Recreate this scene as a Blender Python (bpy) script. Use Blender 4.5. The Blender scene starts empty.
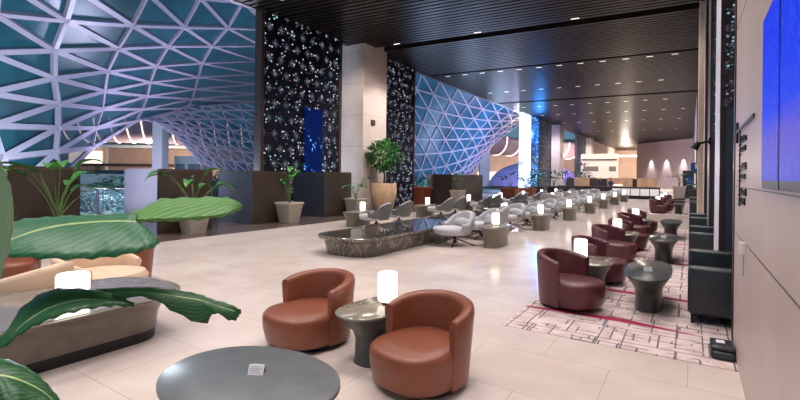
import bpy, math, random
from mathutils import Vector, Matrix
R=random.Random(7)
sc=bpy.context.scene; col=sc.collection
PI=math.pi
# ------------------------------------------------------------------ camera geometry used for surveying
YAW=math.atan(290/450); ROLL=math.atan2(3.5,290); FPX=450.0; EYE=1.75
CA,SA=math.cos(YAW),math.sin(YAW)
def P(px,py,t):
    dx,dy=px-400,py-175.5
    u=(dx*math.cos(ROLL)+dy*math.sin(ROLL))/FPX; v=(-dx*math.sin(ROLL)+dy*math.cos(ROLL))/FPX
    return Vector(((-SA+CA*u)*t,(CA+SA*u)*t,EYE-v*t))
# ------------------------------------------------------------------ materials
def new_mat(name):
    m=bpy.data.materials.new(name); m.use_nodes=True
    nt=m.node_tree; return m,nt,nt.nodes['Principled BSDF']
def coords(nt,scale=(1,1,1),kind='Object',rot=(0,0,0)):
    tc=nt.nodes.new('ShaderNodeTexCoord'); mp=nt.nodes.new('ShaderNodeMapping')
    nt.links.new(tc.outputs[kind],mp.inputs[0]); mp.inputs['Scale'].default_value=scale; mp.inputs['Rotation'].default_value=rot
    return mp.outputs[0]
def ramp(nt,fac,stops,interp='LINEAR'):
    r=nt.nodes.new('ShaderNodeValToRGB'); nt.links.new(fac,r.inputs[0]); r.color_ramp.interpolation=interp
    e=r.color_ramp.elements
    while len(e)<len(stops): e.new(.5)
    for i,(p,c) in enumerate(stops): e[i].position=p; e[i].color=(*c,1)
    return r.outputs[0]
def noise(nt,vec,scale,detail=3,rough=.5):
    n=nt.nodes.new('ShaderNodeTexNoise'); nt.links.new(vec,n.inputs['Vector'])
    n.inputs['Scale'].default_value=scale; n.inputs['Detail'].default_value=detail; n.inputs['Roughness'].default_value=rough
    return n.outputs[0]
def math_(nt,op,a,b=None,c=None):
    n=nt.nodes.new('ShaderNodeMath'); n.operation=op
    for i,x in enumerate((a,b,c)):
        if x is None: continue
        if isinstance(x,(int,float)): n.inputs[i].default_value=x
        else: nt.links.new(x,n.inputs[i])
    return n.outputs[0]
def mixc(nt,f,a,b,mode='MIX'):
    n=nt.nodes.new('ShaderNodeMix'); n.data_type='RGBA'; n.blend_type=mode
    for s,x in ((0,f),(6,a),(7,b)):
        if isinstance(x,(int,float)): n.inputs[s].default_value=x
        elif isinstance(x,tuple): n.inputs[s].default_value=(*x,1)
        else: nt.links.new(x,n.inputs[s])
    return n.outputs[2]
def bump(nt,b,h,st,dist=.01):
    n=nt.nodes.new('ShaderNodeBump'); n.inputs['Strength'].default_value=st; n.inputs['Distance'].default_value=dist
    nt.links.new(h,n.inputs['Height']); nt.links.new(n.outputs[0],b.inputs['Normal'])
def simple(name,c,rough=.5,metal=0,var=.15,scale=6,spec=.5,bmp=0,detail=3):
    m,nt,b=new_mat(name); v=coords(nt); n=noise(nt,v,scale,detail)
    lo=tuple(x*(1-var) for x in c); hi=tuple(min(1,x*(1+var)) for x in c)
    nt.links.new(ramp(nt,n,[(.3,lo),(.7,hi)]),b.inputs['Base Color'])
    b.inputs['Roughness'].default_value=rough; b.inputs['Metallic'].default_value=metal; b.inputs['Specular IOR Level'].default_value=spec
    if bmp: bump(nt,b,noise(nt,v,scale*20,2),bmp,.003)
    return m
def emit(name,c,s,base=None):
    m,nt,b=new_mat(name); v=coords(nt); n=noise(nt,v,3)
    b.inputs['Base Color'].default_value=(*(base or c),1)
    nt.links.new(ramp(nt,n,[(.2,tuple(x*.95 for x in c)),(.8,c)]),b.inputs['Emission Color'])
    b.inputs['Emission Strength'].default_value=s; b.inputs['Roughness'].default_value=.4
    return m
M={}
M['tan']=simple('tan_leather',(.215,.064,.031),.36,var=.12,scale=3,bmp=.15)
M['burg']=simple('burgundy_leather',(.105,.026,.032),.36,var=.15,scale=3,bmp=.15)
M['plinth']=simple('black_plinth',(.012,.011,.012),.5)
M['creamwall']=simple('cream_wall',(.78,.66,.53),.6,var=.05)
M['casebright']=emit('lit_display_case',(.9,.85,.8),.55,(.5,.5,.5))
M['darkstone']=simple('dark_stone_composite',(.052,.055,.054),.3,var=.18,scale=9)
M['greystone']=simple('slate_grey_stone',(.13,.14,.145),.36,var=.12,scale=8)
M['bronze']=simple('bronze_lacquer',(.24,.21,.165),.16,var=.12,scale=4,spec=.8)
M['taupe']=simple('taupe_stone',(.17,.15,.115),.3,var=.15,scale=6)
M['taupetop']=simple('polished_taupe_top',(.21,.18,.16),.1,var=.1,scale=5,spec=.9)
M['greyfab']=simple('pale_grey_fabric',(.46,.45,.47),.85,var=.1,scale=14,bmp=.3)
M['greyshell']=simple('grey_green_shell',(.36,.355,.35),.6,var=.1,scale=5)
M['creamfab']=simple('cream_fabric',(.66,.48,.34),.75,var=.06,scale=4,bmp=.1)
M['blacksofa']=simple('black_leather',(.024,.028,.034),.33,var=.25,scale=4,bmp=.15)
M['blackmetal']=simple('black_metal',(.015,.014,.014),.35,metal=.6)
M['darkbox']=simple('brown_bronze_panel',(.055,.036,.027),.33,var=.25,scale=1.2,spec=.6)
M['slatebox']=simple('slate_blue_panel',(.055,.066,.095),.4,var=.12,scale=1.2)
M['steel']=simple('white_painted_steel',(.52,.46,.58),.4,var=.05,scale=1)
M['white']=simple('white_paint',(.75,.73,.74),.5,var=.05)
M['pinkbeige']=simple('pink_beige_wall',(.62,.44,.36),.6,var=.1,scale=.6)
M['wood']=simple('light_oak',(.55,.33,.19),.5,var=.2,scale=2)
M['darktrim']=simple('dark_bronze_trim',(.06,.036,.03),.35)
M['pot']=simple('stone_planter',(.52,.46,.39),.7,var=.12,scale=10)
M['tanpot']=simple('sand_ceramic',(.66,.44,.27),.55,var=.08,scale=4)
M['terracotta']=simple('rust_planter',(.28,.07,.03),.6)
M['soil']=simple('soil',(.03,.018,.01),.9,var=.5,scale=40)
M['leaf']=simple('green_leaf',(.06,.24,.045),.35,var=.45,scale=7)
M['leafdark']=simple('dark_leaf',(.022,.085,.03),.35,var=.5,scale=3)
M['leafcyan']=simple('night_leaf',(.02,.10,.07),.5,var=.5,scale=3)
M['stem']=simple('stem_green',(.12,.22,.06),.5)
M['trunk']=simple('bark',(.11,.06,.03),.8,var=.4,scale=20)
M['lamp']=emit('frosted_lit_shade',(1,.87,.75),3.6)
M['downlight']=emit('downlight_lens',(1,.9,.82),1.6)
M['strip']=emit('cove_light_strip',(1,.80,.72),2.2)
M['black']=simple('black_void',(.004,.004,.004),.9)
M['paper']=simple('white_card',(.75,.73,.78),.6,var=.03)
M['plastic']=simple('white_plastic',(.75,.72,.68),.4,var=.03)
M['skin']=simple('skin',(.5,.28,.19),.5)
M['navy']=simple('navy_uniform',(.01,.022,.05),.7)
M['bluesign']=simple('blue_sign',(.01,.07,.25),.4,var=.05)
M['brownfloor']=simple('brown_stone_floor',(.13,.095,.085),.16,var=.25,scale=1.5)
M['ground']=simple('garden_ground',(.02,.05,.05),.8,var=.5,scale=.5)
M['lav']=simple('lavender_shell',(.42,.36,.78),.35,var=.08,scale=.5)
def floor_mat():
    m,nt,b=new_mat('cream_marble_tiles'); v=coords(nt)
    br=nt.nodes.new('ShaderNodeTexBrick'); nt.links.new(v,br.inputs[0])
    br.offset=.5; br.inputs['Scale'].default_value=1; br.inputs['Brick Width'].default_value=1.2; br.inputs['Row Height'].default_value=.9
    br.inputs['Mortar Size'].default_value=.004; br.inputs['Color1'].default_value=(1,1,1,1); br.inputs['Color2'].default_value=(.94,.93,.92,1); br.inputs['Mortar'].default_value=(.72,.66,.62,1)
    n=noise(nt,v,1.1,6,.6); c=ramp(nt,n,[(.25,(.57,.465,.42)),(.5,(.66,.56,.51)),(.75,(.74,.645,.595))])
    nt.links.new(mixc(nt,1.0,c,br.outputs[0],'MULTIPLY'),b.inputs['Base Color'])
    b.inputs['Roughness'].default_value=.17; b.inputs['Specular IOR Level'].default_value=.45
    return m
M['floor']=floor_mat()
def wall_stone(name,c,w,h,rot=(0,0,0)):
    m,nt,b=new_mat(name); v=coords(nt,rot=rot)
    br=nt.nodes.new('ShaderNodeTexBrick'); nt.links.new(v,br.inputs[0]); br.offset=0
    br.inputs['Scale'].default_value=1; br.inputs['Brick Width'].default_value=w; br.inputs['Row Height'].default_value=h
    br.inputs['Mortar Size'].default_value=.006; br.inputs['Color1'].default_value=(1,1,1,1); br.inputs['Color2'].default_value=(.96,.95,.95,1); br.inputs['Mortar'].default_value=(.45,.4,.38,1)
    n=noise(nt,v,.9,5,.55); cc=ramp(nt,n,[(.3,tuple(x*.9 for x in c)),(.7,tuple(min(1,x*1.08) for x in c))])
    nt.links.new(mixc(nt,1.0,cc,br.outputs[0],'MULTIPLY'),b.inputs['Base Color']); b.inputs['Roughness'].default_value=.42
    return m
M['wallR']=wall_stone('beige_wall_panels',(.60,.475,.43),2.4,100)
M['stone']=wall_stone('travertine_cladding',(.60,.47,.40),100,100)
def stone_col():
    m,nt,b=new_mat('travertine_column'); v=coords(nt)
    sp=nt.nodes.new('ShaderNodeSeparateXYZ'); nt.links.new(v,sp.inputs[0])
    f=math_(nt,'FRACT',math_(nt,'MULTIPLY',sp.outputs[2],1/1.6)); j=math_(nt,'LESS_THAN',f,.012)
    n=noise(nt,v,1.2,6,.6); c=ramp(nt,n,[(.3,(.50,.41,.37)),(.7,(.60,.50,.455))])
    nt.links.new(mixc(nt,j,c,(.33,.26,.22)),b.inputs['Base Color']); b.inputs['Roughness'].default_value=.4
    return m
M['column']=stone_col()
def marble():
    m,nt,b=new_mat('veined_dark_marble'); v=coords(nt)
    n=noise(nt,v,1.6,8,.65)
    w=nt.nodes.new('ShaderNodeTexWave'); w.inputs['Scale'].default_value=2.2; w.inputs['Distortion'].default_value=14; w.inputs['Detail'].default_value=5; w.inputs['Detail Scale'].default_value=1.4
    nt.links.new(v,w.inputs[0])
    c=ramp(nt,n,[(.3,(.05,.04,.033)),(.5,(.10,.083,.066)),(.75,(.17,.145,.12))])
    f=ramp(nt,w.outputs[1],[(0,(.7,.7,.7)),(.06,(0,0,0)),(1,(0,0,0))])
    nt.links.new(mixc(nt,f,c,(.42,.36,.31)),b.inputs['Base Color']); b.inputs['Roughness'].default_value=.1; b.inputs['Specular IOR Level'].default_value=.7
    return m
M['marble']=marble()
def water():
    m,nt,b=new_mat('black_still_water'); v=coords(nt); n=noise(nt,v,2,2)
    nt.links.new(ramp(nt,n,[(.3,(.03,.026,.024)),(.7,(.07,.058,.05))]),b.inputs['Base Color'])
    b.inputs['Roughness'].default_value=.03; b.inputs['Specular IOR Level'].default_value=1
    return m
M['water']=water()
def carpet_mat():
    m,nt,b=new_mat('abstract_grid_carpet'); v=coords(nt)
    def brick(w,h,off,rot,mort):
        mp=nt.nodes.new('ShaderNodeMapping'); nt.links.new(v,mp.inputs[0]); mp.inputs['Rotation'].default_value=(0,0,rot); mp.inputs['Location'].default_value=(off,off*.7,0)
        br=nt.nodes.new('ShaderNodeTexBrick'); nt.links.new(mp.outputs[0],br.inputs[0]); br.offset=.37; br.squash=.6; br.squash_frequency=3
        br.inputs['Scale'].default_value=1; br.inputs['Brick Width'].default_value=w; br.inputs['Row Height'].default_value=h; br.inputs['Mortar Size'].default_value=mort
        return br.outputs[1]
    n1=noise(nt,v,2.2,2); n2=noise(nt,coords(nt,(1,1,1),rot=(0,0,1)),3.1,2)
    l1=brick(.75,.45,.1,0,.009); l2=math_(nt,'MULTIPLY',brick(.55,.24,.5,PI/2,.008),math_(nt,'GREATER_THAN',n1,.45))
    l3=math_(nt,'MULTIPLY',brick(.30,.17,.8,0,.010),math_(nt,'GREATER_THAN',n2,.55))
    l=math_(nt,'MAXIMUM',l1,math_(nt,'MAXIMUM',l2,l3))
    n=noise(nt,v,5,4); base=ramp(nt,n,[(.35,(.52,.38,.37)),(.6,(.66,.54,.51))])
    dk=ramp(nt,noise(nt,v,4,2),[(.4,(.03,.035,.06)),(.6,(.10,.06,.065))])
    nt.links.new(mixc(nt,math_(nt,'MULTIPLY',l,.85),base,dk),b.inputs['Base Color']); b.inputs['Roughness'].default_value=.95
    bump(nt,b,noise(nt,v,180,1),.3,.003)
    return m
M['carpet']=carpet_mat()
M['crimson']=simple('crimson_woven_band',(.33,.012,.06),.95,var=.3,scale=30)
def ceil_mat():
    m,nt,b=new_mat('dark_bronze_slats'); v=coords(nt,(.3,3,1))
    n=noise(nt,v,2,3); nt.links.new(ramp(nt,n,[(.3,(.013,.010,.009)),(.7,(.024,.018,.015))]),b.inputs['Base Color'])
    b.inputs['Roughness'].default_value=.36; b.inputs['Specular IOR Level'].default_value=.14
    return m
M['slat']=ceil_mat()
def lattice_mat(name,bg,cells,strength,tint,axis):
    # pierced metal screen, lit from behind: stars on a regular grid with small perforations between
    m,nt,b=new_mat(name); v=coords(nt)
    sp=nt.nodes.new('ShaderNodeSeparateXYZ'); nt.links.new(v,sp.inputs[0])
    a=sp.outputs[1 if axis=='y' else 0]; z=sp.outputs[2]
    a=math_(nt,'MULTIPLY',a,cells); z=math_(nt,'MULTIPLY',z,cells)
    row=math_(nt,'FLOOR',z); a2=math_(nt,'ADD',a,math_(nt,'MULTIPLY',row,.5))
    fx=math_(nt,'SUBTRACT',math_(nt,'FRACT',a2),.5); fz=math_(nt,'SUBTRACT',math_(nt,'FRACT',z),.5)
    ax=math_(nt,'ABSOLUTE',fx); az=math_(nt,'ABSOLUTE',fz)
    def ray_(d,l,w,L): # thin ray
        return math_(nt,'MULTIPLY',math_(nt,'LESS_THAN',d,w),math_(nt,'LESS_THAN',l,L))
    s=math_(nt,'MAXIMUM',ray_(ax,az,.016,.30),ray_(az,ax,.016,.30))
    d1=math_(nt,'ABSOLUTE',math_(nt,'SUBTRACT',ax,az)); su=math_(nt,'ADD',ax,az)
    s=math_(nt,'MAXIMUM',s,ray_(d1,su,.022,.36))
    s=math_(nt,'MAXIMUM',s,math_(nt,'LESS_THAN',su,.075))
    vo=nt.nodes.new('ShaderNodeTexVoronoi'); nt.links.new(v,vo.inputs['Vector']); vo.inputs['Scale'].default_value=cells*4.6; vo.inputs['Randomness'].default_value=.75
    dots=math_(nt,'LESS_THAN',vo.outputs['Distance'],.30)
    vr=nt.nodes.new('ShaderNodeSeparateColor'); nt.links.new(vo.outputs['Color'],vr.inputs[0])
    dots=math_(nt,'MULTIPLY',math_(nt,'MULTIPLY',dots,math_(nt,'POWER',vr.outputs[0],2.2)),3.0)
    s=math_(nt,'MAXIMUM',math_(nt,'MULTIPLY',s,.62),dots)
    cc=ramp(nt,vr.outputs[1],[(0,tint[0]),(.5,tint[1]),(1,tint[2])])
    nt.links.new(cc,b.inputs['Emission Color'])
    big=noise(nt,v,.35,2); sm=math_(nt,'MULTIPLY',s,ramp(nt,big,[(.3,(.45,)*3),(.7,(1.2,)*3)]))
    nt.links.new(math_(nt,'MULTIPLY',sm,strength),b.inputs['Emission Strength'])
    b.inputs['Base Color'].default_value=(*bg,1); b.inputs['Roughness'].default_value=.4; b.inputs['Metallic'].default_value=.3
    return m
T1=((.35,.75,.85),(.7,.75,.95),(.95,.65,.8)); T2=((.0,.15,1),(.1,.45,1),(.25,.7,1))
M['lattice']=lattice_mat('pierced_star_screen',(.006,.008,.022),1.6,.48,T1,'y')
M['latticeB']=lattice_mat('blue_lit_star_screen',(.0,.015,.12),1.15,2.2,T2,'y')
M['latticeX']=lattice_mat('pierced_star_screen_end',(.05,.05,.055),3.6,.2,T1,'x')
M['latticeY']=lattice_mat('pierced_star_screen_side',(.09,.09,.10),3.6,.15,T1,'y')
def display_mat():
    m,nt,b=new_mat('blue_led_display'); v=coords(nt)
    vo=nt.nodes.new('ShaderNodeTexVoronoi'); nt.links.new(v,vo.inputs['Vector']); vo.inputs['Scale'].default_value=6.5
    d=math_(nt,'LESS_THAN',vo.outputs['Distance'],.38)
    n=noise(nt,coords(nt,(1,1.6,1)),1.7,2); mk=math_(nt,'GREATER_THAN',n,.58)
    s=math_(nt,'MULTIPLY',d,mk)
    nt.links.new(mixc(nt,s,(.0,.006,.05),(.12,.35,1)),b.inputs['Emission Color']); b.inputs['Emission Strength'].default_value=1.5
    b.inputs['Base Color'].default_value=(0,0,.01,1); b.inputs['Roughness'].default_value=.2
    return m
M['led']=display_mat()
def whiteled():
    m,nt,b=new_mat('white_led_totem'); v=coords(nt)
    sp=nt.nodes.new('ShaderNodeSeparateXYZ'); nt.links.new(v,sp.inputs[0])
    n=noise(nt,coords(nt,(1,1.2,1)),1.1,1); low=math_(nt,'LESS_THAN',sp.outputs[2],3.6); mk=math_(nt,'MULTIPLY',low,math_(nt,'GREATER_THAN',n,.56))
    nt.links.new(mixc(nt,mk,(.75,.88,1),(.04,.2,.45)),b.inputs['Emission Color']); b.inputs['Emission Strength'].default_value=1.15
    return m
M['whiteled']=whiteled()
def bluescreen():
    m,nt,b=new_mat('blue_screen_image'); v=coords(nt)
    sp=nt.nodes.new('ShaderNodeSeparateXYZ'); nt.links.new(v,sp.inputs[0])
    wv=nt.nodes.new('ShaderNodeTexVoronoi'); nt.links.new(coords(nt,(1,1,1.4)),wv.inputs['Vector']); wv.inputs['Scale'].default_value=22
    g=ramp(nt,math_(nt,'ADD',math_(nt,'MULTIPLY',math_(nt,'SUBTRACT',sp.outputs[2],1.72),.95),math_(nt,'MULTIPLY',noise(nt,v,3,2),.1)),[(.05,(.09,.10,.60)),(.28,(.12,.09,.58)),(.42,(.008,.045,.80)),(1,(.0,.03,.82))])
    c=mixc(nt,math_(nt,'MULTIPLY',math_(nt,'GREATER_THAN',wv.outputs['Distance'],.55),.07),g,(.3,.45,1))
    nt.links.new(c,b.inputs['Emission Color']); b.inputs['Emission Strength'].default_value=.95; b.inputs['Base Color'].default_value=(0,0,.02,1); b.inputs['Roughness'].default_value=.5; b.inputs['Specular IOR Level'].default_value=.1
    return m
M['screen']=bluescreen()
def glass(name,tint,alpha,gl=.32):
    m,nt,b=new_mat(name); v=coords(nt); n=noise(nt,v,.35,3)
    nt.links.new(ramp(nt,n,[(.35,tuple(x*.45 for x in tint)),(.65,tint)]),b.inputs['Base Color'])
    b.inputs['Roughness'].default_value=gl; b.inputs['Alpha'].default_value=alpha; b.inputs['Specular IOR Level'].default_value=.4
    return m
M['glassA']=glass('teal_night_glass',(.009,.115,.165),.86)
M['glassC']=glass('blue_night_glass',(.010,.17,.32),.86)
M['balus']=glass('balustrade_glass',(.35,.55,.65),.35)
def leaf_big(name,c1,c2):
    m,nt,b=new_mat(name); v=coords(nt,kind='UV')
    w=nt.nodes.new('ShaderNodeTexWave'); nt.links.new(v,w.inputs[0]); w.bands_direction='DIAGONAL'; w.inputs['Scale'].default_value=9; w.inputs['Distortion'].default_value=1.2; w.inputs['Detail'].default_value=3
    sp=nt.nodes.new('ShaderNodeSeparateXYZ'); nt.links.new(v,sp.inputs[0])
    mid=math_(nt,'LESS_THAN',math_(nt,'ABSOLUTE',math_(nt,'SUBTRACT',sp.outputs[1],.5)),.018)
    c=mixc(nt,ramp(nt,w.outputs[1],[(.55,(0,0,0)),(1,(1,1,1))]),c1,c2)
    nt.links.new(mixc(nt,mid,c,(.40,.52,.22)),b.inputs['Base Color']); b.inputs['Roughness'].default_value=.42
    bump(nt,b,w.outputs[1],.1,.003)
    return m
M['leafA']=leaf_big('large_leaf_blue_green',(.025,.13,.05),(.05,.21,.08))
M['leafB']=leaf_big('large_leaf_yellow_green',(.07,.22,.04),(.16,.36,.07))
M['leafC']=leaf_big('large_leaf_deep_green',(.012,.075,.02),(.035,.17,.045))
M['leafP']=leaf_big('large_leaf_pale',(.22,.40,.20),(.40,.55,.34))
# ------------------------------------------------------------------ geometry collector
class G:
    def __init__(s): s.v=[];s.f=[];s.m=[];s.uv={}
    def add(s,vs,fs,mi=0):
        o=len(s.v); s.v+= [tuple(x) for x in vs]; s.f+=[tuple(i+o for i in f) for f in fs]; s.m+=[mi]*len(fs); return s
    def box(s,x0,x1,y0,y1,z0,z1,mi=0):
        vs=[(x,y,z) for z in(z0,z1) for y in(y0,y1) for x in(x0,x1)]
        return s.add(vs,[(0,2,3,1),(4,5,7,6),(0,1,5,4),(2,6,7,3),(0,4,6,2),(1,3,7,5)],mi)
    def loft(s,rings,capb=True,capt=True,mi=0):
        n=len(rings[0]); vs=[p for r in rings for p in r]; fs=[]
        for k in range(len(rings)-1):
            for i in range(n):
                j=(i+1)%n; fs.append((k*n+i,k*n+j,(k+1)*n+j,(k+1)*n+i))
        if capb: fs.append(tuple(range(n))[::-1])
        if capt: fs.append(tuple((len(rings)-1)*n+i for i in range(n)))
        return s.add(vs,fs,mi)
    def lathe(s,prof,n=24,cx=0,cy=0,mi=0):
        return s.loft([[(cx+r*math.cos(2*PI*i/n),cy+r*math.sin(2*PI*i/n),z) for i in range(n)] for r,z in prof],mi=mi)
    def beam(s,p,q,w,h,up=None,mi=0):
        p=Vector(p);q=Vector(q);d=(q-p)
        if d.length<1e-6: return s
        d.normalize(); up=Vector(up) if up is not None else Vector((0,0,1))
        if abs(d.dot(up))>.99: up=Vector((1,0,0))
        a=d.cross(up).normalized()*w/2; b=a.cross(d).normalized()*h/2
        vs=[p-a-b,p+a-b,p+a+b,p-a+b,q-a-b,q+a-b,q+a+b,q-a+b]
        return s.add(vs,[(3,2,1,0),(4,5,6,7),(0,1,5,4),(1,2,6,5),(2,3,7,6),(3,0,4,7)],mi)
    def tube(s,pts,r,n=8,mi=0):
        pts=[Vector(p) for p in pts]; rings=[]
        for i,p in enumerate(pts):
            d=(pts[min(i+1,len(pts)-1)]-pts[max(i-1,0)]).normalized(); up=Vector((0,0,1)) if abs(d.z)<.95 else Vector((1,0,0))
            a=d.cross(up).normalized(); b=a.cross(d); rr=r[i] if isinstance(r,(list,tuple)) else r
            rings.append([p+a*rr*math.cos(2*PI*k/n)+b*rr*math.sin(2*PI*k/n) for k in range(n)])
        return s.loft(rings,mi=mi)
    def sphere(s,c,r,n=12,m=8,mi=0):
        rs=r if isinstance(r,tuple) else (r,r,r)
        return s.loft([[(c[0]+rs[0]*math.sin(PI*k/m)*math.cos(2*PI*i/n),c[1]+rs[1]*math.sin(PI*k/m)*math.sin(2*PI*i/n),c[2]-rs[2]*math.cos(PI*k/m)) for i in range(n)] for k in [.05]+list(range(1,m))+[m-.05]],mi=mi)
    def obj(s,name,mats,parent=None,smooth=False,bevel=0,loc=None,sub=0):
        me=bpy.data.meshes.new(name); me.from_pydata(s.v,[],s.f)
        if not isinstance(mats,(list,tuple)): mats=[mats]
        for m in mats: me.materials.append(M[m] if isinstance(m,str) else m)
        for p,mi in zip(me.polygons,s.m): p.material_index=mi; p.use_smooth=smooth
        me.validate(); me.update()
        o=bpy.data.objects.new(name,me); col.objects.link(o)
        if parent is not None: o.parent=parent
        if loc: o.location=loc
        if bevel:
            b=o.modifiers.new('bevel','BEVEL'); b.width=bevel; b.segments=3; b.limit_method='ANGLE'
            for p in me.polygons: p.use_smooth=True
        if sub:
            b=o.modifiers.new('sub','SUBSURF'); b.levels=sub; b.render_levels=sub
        if smooth and not sub: 
            try: me.set_sharp_from_angle(angle=math.radians(42))
            except Exception: pass
        return o
def tag(o,label=None,cat=None,group=None,kind=None):
    if label: o['label']=label
    if cat: o['category']=cat
    if group: o['group']=group
    if kind: o['kind']=kind
    return o
def empty(name,loc=(0,0,0),rz=0):
    o=bpy.data.objects.new(name,None); o.empty_display_size=.2; o.location=loc; o.rotation_euler=(0,0,rz); col.objects.link(o); return o
def struct(o): o['kind']='structure'; return o
def dup(o,parent=None):
    c=o.copy(); col.objects.link(c)
    if parent is not None: c.parent=parent; c.matrix_parent_inverse=o.matrix_parent_inverse
    for ch in [k for k in bpy.data.objects if k.parent==o]: dup(ch,c)
    return c
CH={}
def place(proto,first,loc,rz,label,group=None,scale=None):
    """first use moves the source itself, afterwards copies"""
    if first not in CH: CH[first]=1; o=proto
    else: o=dup(proto)
    o.location=loc; o.rotation_euler=(0,0,rz)
    if scale: o.scale=scale
    o['label']=label
    if group: o['group']=group
    return o
def sring(a,b,z,e=2.0,n=40,cx=0,cy=0):
    r=[]
    for i in range(n):
        t=2*PI*i/n; c,s_=math.cos(t),math.sin(t)
        r.append((cx+a*math.copysign(abs(c)**(2/e),c),cy+b*math.copysign(abs(s_)**(2/e),s_),z))
    return r
def rrect(x0,x1,y0,y1,r,z,n=10):
    out=[]
    for cx,cy,a0 in((x1-r,y1-r,0),(x0+r,y1-r,90),(x0+r,y0+r,180),(x1-r,y0+r,270)):
        for k in range(n+1):
            a=math.radians(a0+90*k/n); out.append((cx+r*math.cos(a),cy+r*math.sin(a),z))
    return out
ORD=['nearest','second','third','fourth','fifth','sixth','seventh','eighth','ninth','tenth']
# ------------------------------------------------------------------ SETTING
H=8.4; XF=-14.7; XW=.39
floor=struct(G().box(-11.2,3,-4,125,-.1,0).obj('floor','floor'))
struct(G().box(-16.2,-11.2,-4,125,-.1,0).obj('floor','brownfloor'))
struct(G().box(-150,-16.2,-20,160,-.35,-.05).obj('floor','ground'))
g=G(); y=-3.0; sk=math.tan(math.radians(5.0))
while y<122:
    if not (20.2<y<20.75 or 27.3<y<27.7 or 40.2<y<40.8):
        w=.2; x0,x1=-14.75,1.6
        ya,yb=y-x0*0,y
        vs=[]
        for z in(H,H+.22):
            for (x,yy) in((x0,y+x0*sk*1.0),(x1,y+x1*sk),(x1,y+w+x1*sk),(x0,y+w+x0*sk)): vs.append((x,yy,z))
        g.add(vs,[(3,2,1,0),(4,5,6,7),(0,1,5,4),(1,2,6,5),(2,3,7,6),(3,0,4,7)])
    y+=.32
struct(g.obj('ceiling','slat'))
struct(G().box(-14.9,2.2,-6,125,H+.5,H+.7).obj('ceiling','black'))
struct(G().box(-15.0,-14.75,-6,125,H-.02,H+.7).obj('trim_1','darktrim'))
# near right wall
wr=G().box(XW,XW+.35,-4,5.75,0,H+.4)
wo=struct(wr.obj('wall_right','wallR'))
g=G()
for z in(1.22,1.68,3.28): g.box(XW-.002,XW+.01,-4,5.75,z-.004,z+.004)
for yy in(2.6,5.2): pass
struct(g.obj('trim_2','darktrim'))
struct(G().box(XW-.01,XW+.9,5.75,5.86,0,H+.3).obj('trim_3','darktrim'))
struct(G().box(1.35,1.6,5.75,100,0,H+.3).obj('wall_right','darktrim'))
# piers between the sofa niches
for i,(ya,yb) in enumerate(((8.35,10.35),(12.65,14.7),(17.0,19.1),(21.6,23.4),(27,29),(33,35),(40,60),(62,86))):
    struct(G().box(XW,1.35,ya+.1,yb,0,H+.3).obj('wall_right',['white','latticeY','pinkbeige'][i%3]))
    struct(G().box(XW+.04,1.35,ya,ya+.1,0,2.8).obj('wall_right','slatebox'))
    e=G().box(XW+.04,1.35,ya+.0,ya+.1,2.8,H+.3); e.box(XW-.015,XW+.04,ya-.02,ya+.1,0,H+.3,1)
    struct(e.obj('wall_right',['latticeX','darktrim']))
struct(G().box(.24,.7,20.2,21.5,0,H+.2).obj('wall_right','creamwall'))
# far walls
fw=G(); fw.loft([[(-8.7,98,z),(.7,87,z),(1.4,88,z),(-8.7,99,z)] for z in(0,H)])
M['farwall']=simple('rose_grey_stone',(.58,.47,.49),.5,var=.05,scale=.3)
struct(fw.obj('wall_back','farwall'))
struct(G().box(-8.72,-8.5,98,99,0,H).obj('trim_4','white'))
struct(G().box(-15,-8.4,120,120.3,0,H+.4).obj('wall_back','pinkbeige'))
struct(G().box(-14.6,-8.8,112,112.3,6.6,6.9).obj('trim_5','strip'))
struct(G().box(-14.9,-14.6,83.5,120,0,H).obj('wall_left','pinkbeige'))
# columns
for i,(ya,yb) in enumerate(((18,20.05),(58.5,60.6),(80,82.3))):
    struct(G().box(-15.5,-13.85,ya,yb,0,H+.25).obj('wall_left','column'))
    struct(G().box(-13.84,-13.78,ya+.65,ya+.95,4.35,4.6).obj('trim_6','darktrim'))
# pierced screens on the window line
def screen_panel(ya,yb,m,label,end=True):
    o=empty('pierced_screen',(XF,ya,0)); tag(o,label,'screen','pierced star screens along the windows')
    G().box(-.12,.12,.0,yb-ya,0,H).obj('screen_panel',m,o)
    e=G().box(-.2,.2,-.16,0,0,H); e.obj('edge_frame','darktrim',o); G().box(-.2,.2,yb-ya,yb-ya+.16,0,H).obj('edge_frame','darktrim',o)
    return o
screen_panel(12.3,16.95,'lattice','tall black pierced star screen left of the big stone column, behind blue display')
screen_panel(20.2,24.0,'lattice','narrow pierced star screen right of the big stone column, behind the potted tree')
screen_panel(52.0,57.0,'lattice','dark pierced screen left of the second stone column')
screen_panel(72.6,78.9,'lattice','dark pierced screen left of the farthest stone column')
screen_panel(48.5,51.8,'latticeB','blue lit pierced screen beside the white glowing totem')
o=empty('display_totem',(XF+.1,45.3,0)); tag(o,'tall glowing white display totem at far left windows','display')
G().box(-.15,.15,0,3.1,.3,H-.02).obj('screen','whiteled',o); G().box(-.2,.2,-.05,3.15,0,.3).obj('base','blackmetal',o)
o=empty('display_totem',(XF+.19,14.6,0)); tag(o,'tall dark blue display with glowing marks before the star screen','display')
G().box(-.035,.035,0,1.12,.6,4.75).obj('screen','led',o); G().box(-.035,.035,-.04,1.16,0,.6).obj('base','blackmetal',o)
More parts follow.
